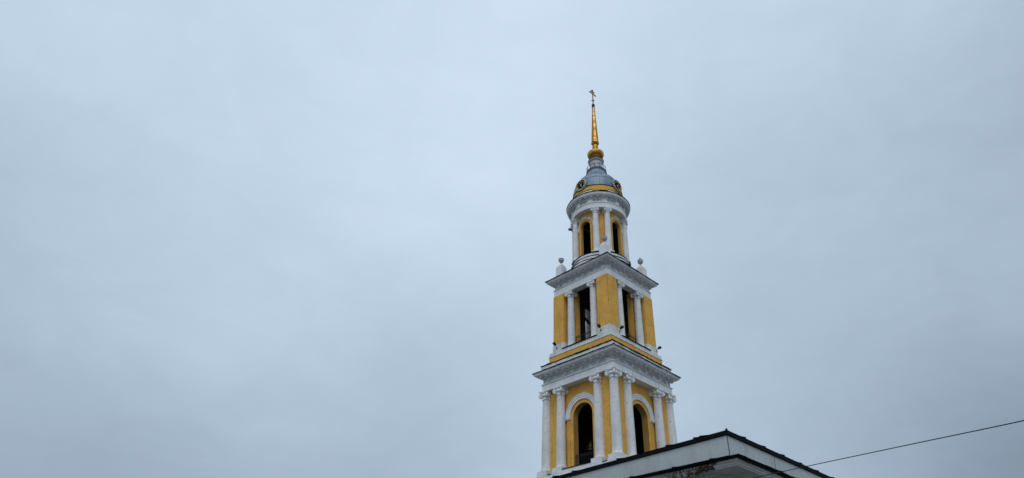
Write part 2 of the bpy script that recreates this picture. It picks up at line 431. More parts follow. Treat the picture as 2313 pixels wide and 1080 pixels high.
def scrolls(u0, u1, n, zc, h, mp, d):
    """running scroll relief between u0 and u1"""
    mb = MB(); step = (u1 - u0) / n; d = d + .02
    out_ = Vector(mp(0, d + 1, 0)) - Vector(mp(0, d, 0))
    for i in range(n):
        uc = u0 + step * (i + .5); sg = 1 if i % 2 == 0 else -1
        j = random.uniform(-.05, .05)
        pts, rad = [], []
        for k in range(20):
            a = -math.pi * .9 + k * .52; rr = h * .46 * (1 - k / 24)
            pts.append(mp(uc + j + rr * math.cos(a) * 1.15, d + .04, zc + sg * rr * math.sin(a))); rad.append(.047 * (1 - k / 60) * h / .55)
        mb.tube(pts, rad, 6)
        # stem to the next scroll
        pts = [mp(uc + step * (t - .5), d + .02, zc - sg * h * .40 * math.cos(t * math.pi)) for t in np.linspace(0, 1, 9)]
        mb.tube(pts, [.02 + .03 * math.sin(math.pi * t) for t in np.linspace(0, 1, 9)], 6)
        for q in range(4):                           # leaves curling off the stem
            t = random.uniform(0, 1); bu = uc + step * (t - .5); bz = zc + random.uniform(-.36, .36) * h; an = random.uniform(0, 6.28); ln = random.uniform(.10, .2) * h / .62
            mb.tube([mp(bu, d + .01, bz), mp(bu + ln * .5 * math.cos(an), d + .045, bz + ln * .5 * math.sin(an)), mp(bu + ln * math.cos(an + .5), d + .01, bz + ln * math.sin(an + .5))], [.03, .04, .012], 5)
    return mb

def flashing(h, z, h_in, z_in, th=.085, rag=.016, rect=None, seg=56):
    mb = MB()
    mb.sqring([(h - .10, z - th * .8), (h, z - th), (h + .012, z), (h_in, z_in), (h_in, z_in - .03)], seg=seg, jit={1: rag, 2: rag * .7}, rect=rect)
    return mb

# --- storey with the great arches
wl = MB(); ln_ = MB(); rv_ = MB()
for k in range(4):
    f_ = face(k); op = (1.12, 16.30, 20.87)
    wallgrid(wl, f_, -3.55, 3.55, 15.9, 23.9, 3.55, 2.92, op, reveal=False)
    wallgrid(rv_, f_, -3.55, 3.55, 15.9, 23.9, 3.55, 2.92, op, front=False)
    wallgrid(ln_, f_, -2.92, 2.92, 15.9, 25.2, 2.92, 2.90, op if k < 2 else None, front=(k >= 2), back=(k < 2), reveal=False)  # solid lining added behind the far arches keeps the inside dark
    for sg in (-1, 1):                               # shallow strips below the archivolt
        a, b = (sg * 1.46, sg * 1.80) if sg > 0 else (sg * 1.80, sg * 1.46)
        p = [f_(u, d, z) for z in (16.3, 20.76) for (u, d) in ((a, 3.54), (b, 3.54), (b, 3.62), (a, 3.62))]
        b0 = len(wl.v); wl.v += p
        wl.f += [[b0 + i for i in q] for q in ((0, 3, 2, 1), (4, 5, 6, 7), (0, 1, 5, 4), (1, 2, 6, 5), (2, 3, 7, 6), (3, 0, 4, 7))]
for k in range(4):
    r = R4(k); a = r(-3.90, 3.90, 0); b = r(-2.40, 2.40, 0)
    wl.box(min(a[0], b[0]), max(a[0], b[0]), min(a[1], b[1]), max(a[1], b[1]), 15.9, 23.8)
wl.build('storey_wall', YEL, T)
ln_.box(-2.69, 2.69, -2.69, 2.69, 25.0, 25.1); ln_.box(-2.69, 2.69, -2.69, 2.69, 16.15, 16.25)
for z in (21.4,): ln_.box(-1.6, -1.3, -2.58, 2.58, z, z + .3); ln_.box(-2.58, 2.58, -1.6, -1.3, z + .31, z + .6)
ln_.build('dark_lining', DARKIN, T); rv_.build('arch_reveal', REVEAL, T)
for k in range(4):
    a = MB(); archband(a, face(k), 1.45, 1.92, 20.87, 3.68, 3.54, 20.87)
    for sg in (-1, 1):
        for (ua, ub, da, za, zb) in ((1.40, 1.97, 3.74, 20.80, 20.87), (1.43, 1.94, 3.70, 20.70, 20.80)):
            x0, x1 = sorted((sg * ua, sg * ub)); f_ = face(k)
            p = [f_(u, d, z) for z in (za, zb) for (u, d) in ((x0, 3.54), (x1, 3.54), (x1, da), (x0, da))]
            b0 = len(a.v); a.v += p; a.f += [[b0 + i for i in q] for q in ((0, 3, 2, 1), (4, 5, 6, 7), (0, 1, 5, 4), (1, 2, 6, 5), (2, 3, 7, 6), (3, 0, 4, 7))]
    a.build('arch_moulding', WHITE, T, smooth=True)
c1 = column_set(.435, .365, 16.12, 23.84)
c1.parent = T; first = True
spots = []
for k in range(4):
    r = R4(k)
    for u in (4.0, 2.2, -2.2): spots.append(r(-4.0, u, 0))
for i, (x, y, _) in enumerate(spots):
    if i == 0: c1.location = (x, y, 0)
    else: dup(c1, T, (x, y, 0))
# base under the columns: continuous white course with blocks, dark sheet on the ledges between
bs = MB()
bs.sqring([(3.0, 14.6), (4.62, 14.6), (4.62, 15.72), (4.56, 15.78), (4.56, 15.98), (3.0, 15.98)])
for k in range(4):
    r = R4(k)
    for u in (4.0, 2.2, -2.2):
        x, y, _ = r(-4.0, u, 0); w = .60; bs.box(x - w, x + w, y - w, y + w, 15.7, 16.12)
    x0, y0, _ = r(-4.50, 1.60, 0); x1, y1, _ = r(-3.4, -1.60, 0)
    bs.box(min(x0, x1), max(x0, x1), min(y0, y1), max(y0, y1), 15.8, 16.18)
bs.build('plinth', WHITE, T)
sf = MB()
for k in range(4):
    r = R4(k)
    x0, y0, _ = r(-4.56, 1.72, 0); x1, y1, _ = r(-2.9, -1.72, 0)
    sf.box(min(x0, x1), max(x0, x1), min(y0, y1), max(y0, y1), 16.19, 16.235)
    for u0, u1 in ((3.36, 2.84), (-2.84, -3.36)):
        x0, y0, _ = r(-4.60, u0, 0); x1, y1, _ = r(-3.5, u1, 0)
        sf.box(min(x0, x1), max(x0, x1), min(y0, y1), max(y0, y1), 16.0, 16.04)
sf.build('ledge_flashing', FLASH, T)
lb = MB(); lb.sqring([(3.3, -1.6), (4.75, -1.6), (4.75, -.4), (4.6, -.3), (4.6, 14.2), (4.8, 14.3), (4.8, 14.6), (3.3, 14.6)]); lb.build('ground_storey_wall', YEL, T)

def railing(mp, d, u0, u1, zb, zt, nb, rings=True):
    mb = MB()
    for z in (zb + .06, zt - .17, zt): mb.tube([mp(u, d, z) for u in np.linspace(u0, u1, 6)], .022, 5)
    for i in range(nb + 1):
        u = u0 + (u1 - u0) * i / nb
        mb.tube([mp(u, d, zb), mp(u, d, zt)], .02 if i % nb else .03, 5)
        if rings and i < nb:
            uc = u + (u1 - u0) / nb / 2; rr = min(.075, (u1 - u0) / nb * .45)
            mb.tube([mp(uc + rr * math.cos(t), d, zt - .085 + rr * math.sin(t)) for t in np.linspace(0, 2 * math.pi, 9)], .012, 4)
    return mb
for k in range(2): railing(face(k), 3.30, -1.11, 1.11, 16.32, 17.55, 11).build('railing', IRON, T)

# --- lower entablature
def blocks(par, n, step, d0, d1, z0, z1):
    b = MB(); b.box(-d1, -d0, -.115, .115, z0, z1); src = None; rest = MB()
    for k in range(4):
        r = R4(k)
        for i in range(n):
            if random.random() < .06: continue
            u = (i - (n - 1) / 2) * step
            if k < 2:
                if src is None: src = o = b.build('cornice_block', COLW, par)
                else: o = dup(src, par)
                x, y, _ = r(0, u, 0); o.location = (x, y, 0); o.rotation_euler = (0, 0, k * math.pi / 2)
            else:
                p = r(-d1, u - .115, 0); q = r(-d0, u + .115, 0); rest.box(min(p[0], q[0]), max(p[0], q[0]), min(p[1], q[1]), max(p[1], q[1]), z0, z1)
    tag(rest.build('cornice_blocks', COLW, par), kind='stuff')
en = MB()
en.sqring([(3.0, 23.84), (4.30, 23.84), (4.30, 24.44), (4.39, 24.50), (4.39, 24.56), (4.32, 24.60), (4.22, 24.605), (4.22, 25.13), (4.30, 25.14), (4.36, 25.18), (4.38, 25.29), (4.74, 25.31),
           (4.745, 25.345), (4.78, 25.36), (4.88, 25.40), (4.90, 25.50), (4.96, 25.58), (4.97, 25.63), (3.0, 25.63)], seg=24, jit={1: .012})
E1 = en.build('entablature', WHITE, T)
fz = MB(); fz.sqring([(4.15, 24.61), (4.226, 24.61), (4.226, 25.125), (4.15, 25.125)]); fz.build('frieze', FRIEZE, E1)
for k in range(4): scrolls(-4.12, 4.12, 8, 24.87, .50, face(k), 4.22).build('frieze_relief', RELIEF, E1)
blocks(E1, 13, .7, 4.42, 4.68, 25.185, 25.305)
FL1 = flashing(5.0, 25.68, 4.40, 25.78, rag=.02); FL1.build('roof_flashing', FLASH, T)
st = MB(); st.sqring([(3.5, 25.64), (4.37, 25.64), (4.36, 26.02), (4.38, 26.05), (4.37, 26.40), (3.5, 26.40)], seg=14, jit={3: .012}); st.build('attic_step', ROUGHW, T)
flashing(4.42, 26.46, 3.84, 26.56, th=.10, rag=.035).build('step_flashing', FLASH, T)
pd = MB(); pd.sqring([(3.0, 26.40), (3.84, 26.40), (3.84, 27.34), (3.0, 27.34)], seg=6); pd.build('podium', YEL, T)
pw = MB(); pw.sqring([(1.9, 27.34), (3.88, 27.34), (3.88, 27.44), (3.82, 27.47), (3.82, 27.76), (1.9, 27.76)], seg=10, jit={4: .01}); pw.build('podium_coping', ROUGHW, T)
sf = MB()
for k in range(4):
    r = R4(k); x0, y0, _ = r(-3.90, 2.18, 0); x1, y1, _ = r(-2.0, -2.18, 0)
    sf.box(min(x0, x1), max(x0, x1), min(y0, y1), max(y0, y1), 27.80, 27.86)
sf.build('sill_flashing', FLASH, T)
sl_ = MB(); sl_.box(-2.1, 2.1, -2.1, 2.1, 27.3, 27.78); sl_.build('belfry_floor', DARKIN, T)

def crack(par, mp, u, d, za, zb, w=.014):
    mb = MB(); n = 9; o_ = 0; pts = []
    for i in range(n):
        o_ += random.uniform(-.025, .025); pts.append(mp(u + o_, d, za + (zb - za) * i / (n - 1)))
    mb.tube(pts, [w * random.uniform(.5, 1.2) for _ in pts], 4); mb.build('crack', TIMBER, par)
crack(E1, face(1), 1.6, 4.30, 23.86, 24.44)
crack(T, face(1), 1.7, 4.37, 26.06, 26.40)
# --- open belfry with corner piers
for k in range(4):
    r = R4(k); p = MB()
    def bx(mb, xa, xb, ya, yb, za, zb):
        a = r(xa, ya, 0); b = r(xb, yb, 0); mb.box(min(a[0], b[0]), max(a[0], b[0]), min(a[1], b[1]), max(a[1], b[1]), za, zb)
    bx(p, -3.55, -2.16, -3.55, -2.16, 27.75, 34.10)
    bx(p, -2.75, -2.15, -2.16, -1.25, 27.75, 34.40); bx(p, -2.16, -1.25, -2.75, -2.15, 27.75, 34.40)
    po = p.build('corner_pier', YEL, T)
    if k == 0: crack(po, lambda u, d, z: (-3.55 + u, -3.55, z), .0, 0, 30.6, 34.0, .014)
    b = MB(); w = .045
    bx(b, -3.55 - w, -2.16 + w, -3.55 - w, -2.16 + w, 27.75, 28.62)
    b.build('pier_base', ROUGHW, po)
c2 = column_set(.375, .315, 27.86, 34.10, plinth_h=.10); c2.parent = T
i = 0
for k in range(4):
    for u in (1.47, -1.47):
        x, y, _ = R4(k)(-3.20, u, 0)
        if i == 0: c2.location = (x, y, 0)
        else: dup(c2, T, (x, y, 0))
        i += 1
for k in range(4): railing(face(k), 2.92, -1.28, 1.28, 27.87, 29.08, 10).build('railing', IRON, T)
tb = MB()
for x in (-1.5, 1.5):
    for y in (-1.5, 1.5): tb.box(x - .21, x + .21, y - .21, y + .21, 27.7, 35.2)
for z in (33.2,):
    for q in (-1.5, 1.5):
        tb.box(-2.3, 2.3, q - .16, q + .16, z, z + .32); tb.box(q - .155, q + .155, -2.3, 2.3, z + .02, z + .34)
tb.tube([(-1.5, 1.3, 31.85), (-1.5, -.4, 29.6)], .15, 4)
tb.build('bell_frame', TIMBER, T)
ce = MB(); ce.box(-2.74, 2.74, -2.74, 2.74, 34.55, 34.7)
for k in range(4):
    f_ = face(k)
    mbq = ce
    mbq.quad(f_(-2.7, 2.745, 34.3), f_(2.7, 2.745, 34.3), f_(2.7, 2.745, 35.0), f_(-2.7, 2.745, 35.0))
for q in (-1.2, 0, 1.2): ce.box(-2.7, 2.7, q - .14, q + .14, 34.25, 34.54)
ce.build('belfry_ceiling', DARKIN, T)

# --- upper entablature
en = MB()
en.sqring([(2.75, 34.10), (3.50, 34.10), (3.50, 34.80), (3.57, 34.84), (3.57, 34.90), (3.51, 34.93), (3.42, 34.935), (3.42, 35.45), (3.50, 35.46), (3.56, 35.50), (3.58, 35.60), (3.92, 35.625),
           (3.925, 35.66), (3.955, 35.675), (4.05, 35.71), (4.07, 35.80), (4.13, 35.88), (4.14, 35.93), (2.75, 35.93)], seg=24, jit={1: .01})
E2 = en.build('entablature', WHITE, T)
fz = MB(); fz.sqring([(3.35, 34.94), (3.426, 34.94), (3.426, 35.445), (3.35, 35.445)]); fz.build('frieze', FRIEZE, E2)
for k in range(4): scrolls(-3.34, 3.34, 8, 35.19, .48, face(k), 3.42).build('frieze_relief', RELIEF, E2)
blocks(E2, 10, .729, 3.61, 3.87, 35.505, 35.615)
flashing(4.18, 35.98, 3.5, 36.08, rag=.02).build('roof_flashing', FLASH, T)
st = MB(); st.sqring([(2.0, 35.94), (3.45, 35.94), (3.44, 36.42), (2.0, 36.42)], seg=12); st.build('attic_step', ROUGHW, T)
flashing(3.50, 36.48, 2.4, 36.62, th=.09, rag=.03).build('step_flashing', FLASH, T)
sb = MB(); sb.lathe([(2.2, 36.4), (3.34, 36.4), (3.34, 36.98), (3.1, 36.98), (3.1, 37.5), (2.2, 37.5)], 72); sb.lathe([(2.2, 37.5), (3.02, 37.55), (3.02, 37.92), (2.2, 37.98)], 72); sb.build('round_steps', WHITE, T, smooth=True)
sf = MB()
for R_, z in ((3.38, 37.0), (3.14, 37.52), (3.07, 37.94)):
    sf.lathe([(R_ - .3, z - .06), (R_ - .02, z - .07), (R_, z), (R_ - .3, z + .06)], 72, fn=lambda a, z: 1 + .004 * math.sin(a * 7.3) + .003 * math.sin(a * 17 + 1))
sf.build('round_flashing', FLASH, T)
# corner pedestals with urns
def pedestal(finial):
    p = MB(); a = .40
    p.box(-a, a, -a, a, 35.95, 37.70)
    rows = []                                        # scrolled top: a cushion curving in from the four shoulders
    for w_, z in ((a * .84, 37.70), (a * .82, 37.80), (a * .76, 37.93), (a * .60, 38.04), (a * .40, 38.11), (.16, 38.14)):
        rows.append([(x * w_, y * w_, z) for x, y in ((-1, -1), (0, -1), (1, -1), (1, 0), (1, 1), (0, 1), (-1, 1), (-1, 0))])
    b = p.grid(rows, closed_u=True); p.f.append([b + 40 + i for i in range(8)])
    o = p.build('pedestal', WHITE, None)
    u = MB()
    pr = [(.15, 38.13), (.16, 38.17), (.085, 38.22), (.07, 38.32), (.09, 38.38), (.20, 38.46), (.285, 38.60), (.30, 38.70), (.27, 38.76), (.305, 38.79), (.305, 38.84)]
    pr += [(.22, 38.88), (.12, 38.95), (.10, 38.99), (.13, 39.05), (.10, 39.12), (.02, 39.15)] if finial else [(.25, 38.87), (.12, 38.89), (.02, 38.90)]
    u.lathe(pr, 20); u.build('urn', URNM, o, smooth=True)
    return o
for k, fin in ((0, False), (1, True), (2, True), (3, False)):
    x, y, _ = R4(k)(-2.97, -2.97, 0); o = pedestal(fin); o.parent = T; o.location = (x, y, 0)
fn_ = MB(); f_ = face(0)                              # bent scrap of roof sheet standing on the step
fn_.v = [f_(2.15, 3.42, 36.48), f_(2.0, 3.40, 36.48), f_(2.12, 3.40, 36.98), f_(2.05, 3.36, 36.48)]; fn_.f = [[0, 1, 2], [0, 2, 3], [1, 3, 2], [0, 3, 1]]
fn_.build('bent_flashing', GREYM, T)

# --- round storey
RD = 2.40
dw = MB(); dl = MB(); rv_ = MB()
for k in range(4):
    f_ = drumface(k, RD); hw = RD * math.pi / 4; op = (.66, 38.35, 41.92)
    wallgrid(dw, f_, -hw, hw, 37.9, 43.75, RD, 2.12, op, nu=24, reveal=False)
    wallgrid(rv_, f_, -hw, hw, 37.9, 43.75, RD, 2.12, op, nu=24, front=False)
    wallgrid(dl, f_, -hw, hw, 37.9, 44.0, 2.12, 2.10, op if k < 2 else None, front=True, reveal=False, nu=24)  # far openings closed by an added lining, so no sky shows through
    # raised yellow surround of the opening
    archband(dw, f_, .70, .86, 41.92, RD + .06, RD - .01, 38.2)
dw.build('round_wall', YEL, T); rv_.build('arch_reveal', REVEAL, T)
dl.box(-1.48, 1.48, -1.48, 1.48, 43.5, 43.6); dl.box(-1.48, 1.48, -1.48, 1.48, 38.2, 38.25)
dl.tube([(-1.7, 0, 42.2), (1.7, 0, 42.2)], .12, 6); dl.tube([(0, -1.7, 42.3), (0, 1.7, 42.3)], .12, 6)
dl.build('dark_round_lining', DARKIN, T)
for k in range(4):
    a = MB(); f_ = drumface(k, RD); archband(a, f_, .95, 1.07, 41.95, RD + .09, RD - .01, 41.75)
    for j in range(3):                               # small carved group at the crown
        a.tube([f_(-.16 + .16 * j, RD + .05, 43.02), f_(-.2 + .2 * j, RD + .14, 43.16), f_(-.26 + .26 * j, RD + .07, 43.27)], [.05, .06, .03], 6)
    a.lathe([(.01, 0), (.01, 0)], 3, cap=False) if False else None
    a.build('arch_moulding', WHITE, T, smooth=True)
c3 = column_set(.345, .29, 37.96, 43.68, plinth_h=.10, cap=.29); c3.parent = T
i = 0
for k in range(4):
    for dg in (-13.2, 13.2):
        a = math.radians(225 + 90 * k + dg); x, y = 2.70 * math.cos(a), 2.70 * math.sin(a)
        if i == 0: c3.location = (x, y, 0); c3.rotation_euler = (0, 0, a)
        else: dup(c3, T, (x, y, 0), a)
        i += 1
en = MB()
pr = [(1.9, 43.68), (3.0, 43.68), (3.0, 44.28), (3.06, 44.32), (3.06, 44.37), (3.01, 44.40), (3.0, 44.92), (3.05, 44.96), (3.07, 45.06), (3.34, 45.08), (3.345, 45.11), (3.37, 45.125), (3.45, 45.16), (3.47, 45.26), (3.515, 45.34), (3.52, 45.39), (1.9, 45.39)]
en.lathe(pr + [pr[0]], 96, cap=False)
E3 = en.build('round_entablature', WHITE, T, smooth=True, ang=25)
rr_ = MB()
for gi in range(12):                                 # small carved groups spaced round the frieze
    a0 = gi * math.pi / 6 + .12
    for c in range(4):
        uc = a0 + (c - 1.5) * .085
        mp = lambda u, d, z, uc=uc: ((d) * math.cos(uc + u / 3.0), (d) * math.sin(uc + u / 3.0), z)
        if c % 2 == 0: rr_.tube([mp(0, 3.02, 44.5), mp(.01, 3.03, 44.82)], .034, 5)
        pts = [mp(.05 + .09 * math.cos(t), 3.02, 44.66 + (.14 - t * .012) * math.sin(t)) for t in np.linspace(-2.2, 3.4, 12)]
        rr_.tube(pts, .03, 5)
rr_.build('frieze_relief', CARVED, E3)
b = MB(); b.box(3.10, 3.31, -.11, .11, 44.965, 45.075); src = None
for i in range(30):
    a = 2 * math.pi * i / 30 + .05
    if src is None: src = o = b.build('cornice_block', COLW, E3)
    else: o = dup(src, E3)
    o.rotation_euler = (0, 0, a)
wob = lambda a, z: 1 + .0025 * math.sin(a * 11.3) + .002 * math.sin(a * 29 + 1)
sf = MB(); sf.lathe([(3.3, 45.40), (3.53, 45.39), (3.575, 45.48), (2.95, 45.58), (2.9, 45.5)], 96, fn=wob); sf.build('round_flashing', FLASH, T)
st = MB(); st.lathe([(2.5, 45.45), (2.93, 45.45), (2.93, 46.02), (2.5, 46.02)], 96)
sg_ = MB()
for k in range(4):                                   # raised white steps under the clocks
    f_ = drumface(k, 1.0); us = np.linspace(-.50, .50, 17)
    for mb, pr in ((st, ((2.7, 45.45), (3.10, 45.45), (3.09, 46.04), (2.7, 46.04))), (sg_, ((2.7, 46.045), (3.10, 46.045), (3.13, 46.10), (2.7, 46.17)))):
        rows = [[f_(u, d, z) for u in us] for d, z in pr]
        mb.grid(rows, closed_v=True)
        for j in (0, -1): mb.poly([r_[j] for r_ in rows])
st.build('attic_step', WHITE, T, smooth=True); sg_.build('step_flashing', FLASH, T)
sf = MB(); sf.lathe([(2.6, 46.0), (2.94, 46.02), (2.96, 46.08), (2.6, 46.14)], 96, fn=wob); sf.build('step_flashing', FLASH, T)
yb_ = MB(); yb_.lathe([(2.4, 46.05), (2.80, 46.05), (2.80, 46.92), (2.4, 46.92)], 96); yb_.build('attic_band', YEL, T, smooth=True)
sf = MB(); sf.lathe([(2.6, 46.90), (2.83, 46.91), (2.86, 46.97), (2.78, 47.0), (2.5, 47.02)], 96, fn=wob); sf.build('dome_drip_edge', FLASH, T)
# dome of sheets with raised joints
prof = [(2.80, 46.99), (2.80, 47.35), (2.72, 47.85), (2.56, 48.35), (2.32, 48.85), (2.02, 49.30), (1.68, 49.72), (1.36, 50.10), (1.18, 50.42), (1.10, 50.72), (1.10, 50.86)]
dm = MB(); dm.lathe(prof, 72)
DM = dm.build('dome', ZINC, T, smooth=True)
se = MB()
for j, (z0, z1, ph) in enumerate(((0, 3, 0), (3, 5, .13), (5, 7, .02))):
    for i in range(24):
        a = 2 * math.pi * i / 24 + ph
        se.tube([((r_ + .006) * math.cos(a), (r_ + .006) * math.sin(a), z) for r_, z in prof[z0:z1 + 1]], .012, 4)
for j in (3, 5):
    r_, z = prof[j]; se.tube([((r_ + .006) * math.cos(a), (r_ + .006) * math.sin(a), z + .01 * math.sin(a * 12)) for a in np.linspace(0, 2 * math.pi, 73)], .02, 4)
se.build('sheet_seam', simple('seam_zinc', (.055, .068, .09), .55, .3, .3, 5, 0), DM)
# clocks
NUM = ['XII', 'I', 'II', 'III', 'IIII', 'V', 'VI', 'VII', 'VIII', 'IX', 'X', 'XI']
for k in range(4):
    f_ = face(k); zc = 47.42; D0 = 2.88
    def disc(mb, r0, r1, d, n=40):
        mb.grid([[f_(-rr * math.sin(t), dd, zc + rr * math.cos(t)) for t in [2 * math.pi * i / n for i in range(n)]] for rr, dd in ((r0, d), (r1, d))], closed_u=True)
    hs = MB()
    hs.grid([[f_(-rr * math.sin(t), dd, zc + rr * math.cos(t)) for t in [2 * math.pi * i / 40 for i in range(40)]] for rr, dd in ((.80, 1.9), (.80, D0 - .02), (.735, D0 + .03), (.67, D0 + .02), (.66, D0 - .03))], closed_u=True)
    CK = hs.build('clock', ZINC, T, smooth=True)
    d_ = MB(); d_.poly([f_(-.675 * math.sin(t), D0 - .025, zc + .675 * math.cos(t)) for t in [2 * math.pi * i / 40 for i in range(40)]]); d_.build('clock_dial', DIAL, CK)
    rm = MB(); rm.tube([f_(-.68 * math.sin(t), D0 + .02, zc + .68 * math.cos(t)) for t in np.linspace(0, 2 * math.pi, 41)], .028, 6); rm.build('clock_rim', GILT, CK, smooth=True)
    nu_ = MB()
    def stroke(mb, h, pa, pb, w, d):
        # pa, pb: (along tangent, radius) in the frame of hour angle h
        def P(t, rr): return (-(rr * math.sin(h) + t * math.cos(h)), zc + rr * math.cos(h) - t * math.sin(h))
        dt = Vector((pb[0] - pa[0], pb[1] - pa[1])); nn = Vector((-dt.y, dt.x)).normalized() * w
        q = [P(pa[0] + nn.x, pa[1] + nn.y), P(pb[0] + nn.x, pb[1] + nn.y), P(pb[0] - nn.x, pb[1] - nn.y), P(pa[0] - nn.x, pa[1] - nn.y)]
        lo = [f_(u, d, z) for u, z in q]; hi = [f_(u, d + .02, z) for u, z in q]
        mb.poly(hi)
        for i in range(4): mb.quad(lo[i], lo[(i + 1) % 4], hi[(i + 1) % 4], hi[i])
    for i, s_ in enumerate(NUM):
        h = i * math.pi / 6; wd = {'I': .045, 'V': .085, 'X': .09}
        x = -sum(wd[c] for c in s_) / 2
        for c in s_:
            m_ = x + wd[c] / 2; ra, rb = .44, .61
            if c == 'I': stroke(nu_, h, (m_, ra), (m_, rb), .015, D0 - .024)
            elif c == 'V': stroke(nu_, h, (m_ - .03, rb), (m_, ra), .015, D0 - .024); stroke(nu_, h, (m_ + .03, rb), (m_, ra), .012, D0 - .0235)
            else: stroke(nu_, h, (m_ - .03, rb), (m_ + .03, ra), .015, D0 - .024); stroke(nu_, h, (m_ + .03, rb), (m_ - .03, ra), .012, D0 - .0235)
            x += wd[c]
    nu_.build('numerals', GILT, CK)
    for h, l, w in ((math.radians(42), .30, .030), (math.radians(150), .46, .024)):
        hd = MB(); stroke(hd, h, (0, -.14), (0, l), w, D0 + (.004 if l > .4 else -.002)); hd.build('clock_hand', GILT, CK)

# --- lantern, gilded bulb, spire and cross
la = MB(); la.lathe([(.9, 50.78), (1.16, 50.80), (1.18, 50.90), (.76, 50.98), (.74, 51.1), (.74, 52.40), (.78, 52.44), (.88, 52.50), (.92, 52.58), (.92, 52.66), (.80, 52.74), (.55, 53.0), (.45, 53.18)], 48)
la.build('lantern', simple('lantern_grey_paint', (.50, .53, .56), .7, 0, .3, 3, .2), T, smooth=True)
ed = MB(); ed.lathe([(1.0, 50.84), (1.19, 50.85), (1.20, 50.91), (1.0, 50.95)], 48); ed.lathe([(.7, 52.63), (.93, 52.63), (.95, 52.68), (.7, 52.76)], 48); ed.build('lantern_drip_edge', FLASH, T)
ra = MB(); Rr = 1.12
circ = lambda z, R_=Rr: [(R_ * math.cos(a), R_ * math.sin(a), z) for a in np.linspace(0, 2 * math.pi, 37)]
ra.tube(circ(51.58), .022, 5); ra.tube(circ(51.02), .018, 4)
for i in range(12):
    a = 2 * math.pi * i / 12; ra.tube([(Rr * math.cos(a), Rr * math.sin(a), 50.9), (Rr * math.cos(a), Rr * math.sin(a), 51.58)], .024, 5)
    am = a + math.pi / 12
    ra.tube([(Rr * math.cos(am + .2 * math.cos(t)), Rr * math.sin(am + .2 * math.cos(t)), 51.30 + .24 * math.sin(t)) for t in np.linspace(0, 2 * math.pi, 13)], .014, 4)
ra.build('railing', IRON, T)
gb = MB()
gad = lambda a, z: 1 + .022 * abs(math.sin(a * 14)) * (1 if 53.3 < z < 54.1 else 0)
gb.lathe([(.42, 53.12), (.50, 53.18), (.50, 53.24), (.66, 53.27), (.84, 53.40), (.94, 53.60), (.97, 53.80), (.955, 53.94), (.86, 54.06), (.66, 54.14), (.40, 54.20), (.30, 54.22)], 112, fn=gad)
gb.build('gilded_bulb', GOLD, T, smooth=True)
ve = MB(); ve.lathe([(.30, 54.2), (.38, 54.24), (.38, 54.32), (.31, 54.38), (.33, 54.6), (.365, 54.9), (.34, 55.14), (.28, 55.34), (.27, 55.40), (.36, 55.44), (.40, 55.50), (.43, 55.60)], 24); ve.build('spire_neck', GOLD, T, smooth=True)
sp = MB(); sp.lathe([(.40, 55.58), (.475, 55.62), (.475, 55.74), (.43, 55.78), (.425, 56.0), (.435, 56.40), (.40, 56.46), (.148, 61.82)], 8, ph=math.pi / 8); SP = sp.build('spire', GOLD, T)
se = MB()
for i in range(8):
    a = math.pi / 8 + i * math.pi / 4; se.tube([(.405 * math.cos(a), .405 * math.sin(a), 56.46), (.15 * math.cos(a), .15 * math.sin(a), 61.8)], .014, 4)
for z in np.arange(56.5, 61.7, .62):
    R_ = .403 + (.148 - .40) * (z - 56.46) / 5.36
    se.tube([(R_ * math.cos(math.pi / 8 + i * math.pi / 4), R_ * math.sin(math.pi / 8 + i * math.pi / 4), z) for i in range(9)], .012, 4)
se.build('sheet_seam', simple('dark_gold_seam', (.16, .09, .025), .5, .8, .3, 5, 0), SP)
rg = MB(); rg.lathe([(.44, 55.60), (.49, 55.61), (.49, 55.66), (.44, 55.67)], 8, ph=math.pi / 8); rg.lathe([(.15, 61.80), (.20, 61.83), (.20, 61.90), (.10, 61.95)], 16)
rg.build('spire_ring', simple('tarnished_gold', (.12, .07, .03), .5, .7, .3, 5, 0), T, smooth=True)
kb = MB(); kb.lathe([(.04, 61.93), (.13, 61.99), (.195, 62.10), (.21, 62.22), (.18, 62.34), (.10, 62.43), (.05, 62.46)], 20); kb.build('spire_knob', simple('dark_bronze_knob', (.11, .075, .045), .5, .7, .3, 5, 0), T, smooth=True)
cr_ = MB(); w = .072
cr_.box(-w, w, -.035, .035, 62.4, 64.92)
cr_.box(-.53, .53, -.04, .04, 64.22, 64.38); cr_.box(-.26, .26, -.04, .04, 64.60, 64.74)
M = Matrix.Translation((0, 0, 63.07)) @ Matrix.Rotation(math.radians(-38), 4, 'Y')
cr_.box(-.32, .32, -.04, .04, -.065, .065, M)
for x, z in ((-.55, 64.30), (.55, 64.30), (-.27, 64.67), (.27, 64.67), (0, 64.95)):
    b0 = len(cr_.v); cr_.lathe([(.01, -.085), (.07, -.05), (.088, 0), (.07, .05), (.01, .085)], 10)
    for i in range(b0, len(cr_.v)): a, b, c = cr_.v[i]; cr_.v[i] = (a + x, b, c + z)
cr_.build('cross', simple('aged_gilt_cross', (.36, .22, .07), .5, .3, .4, 5, 0), T)

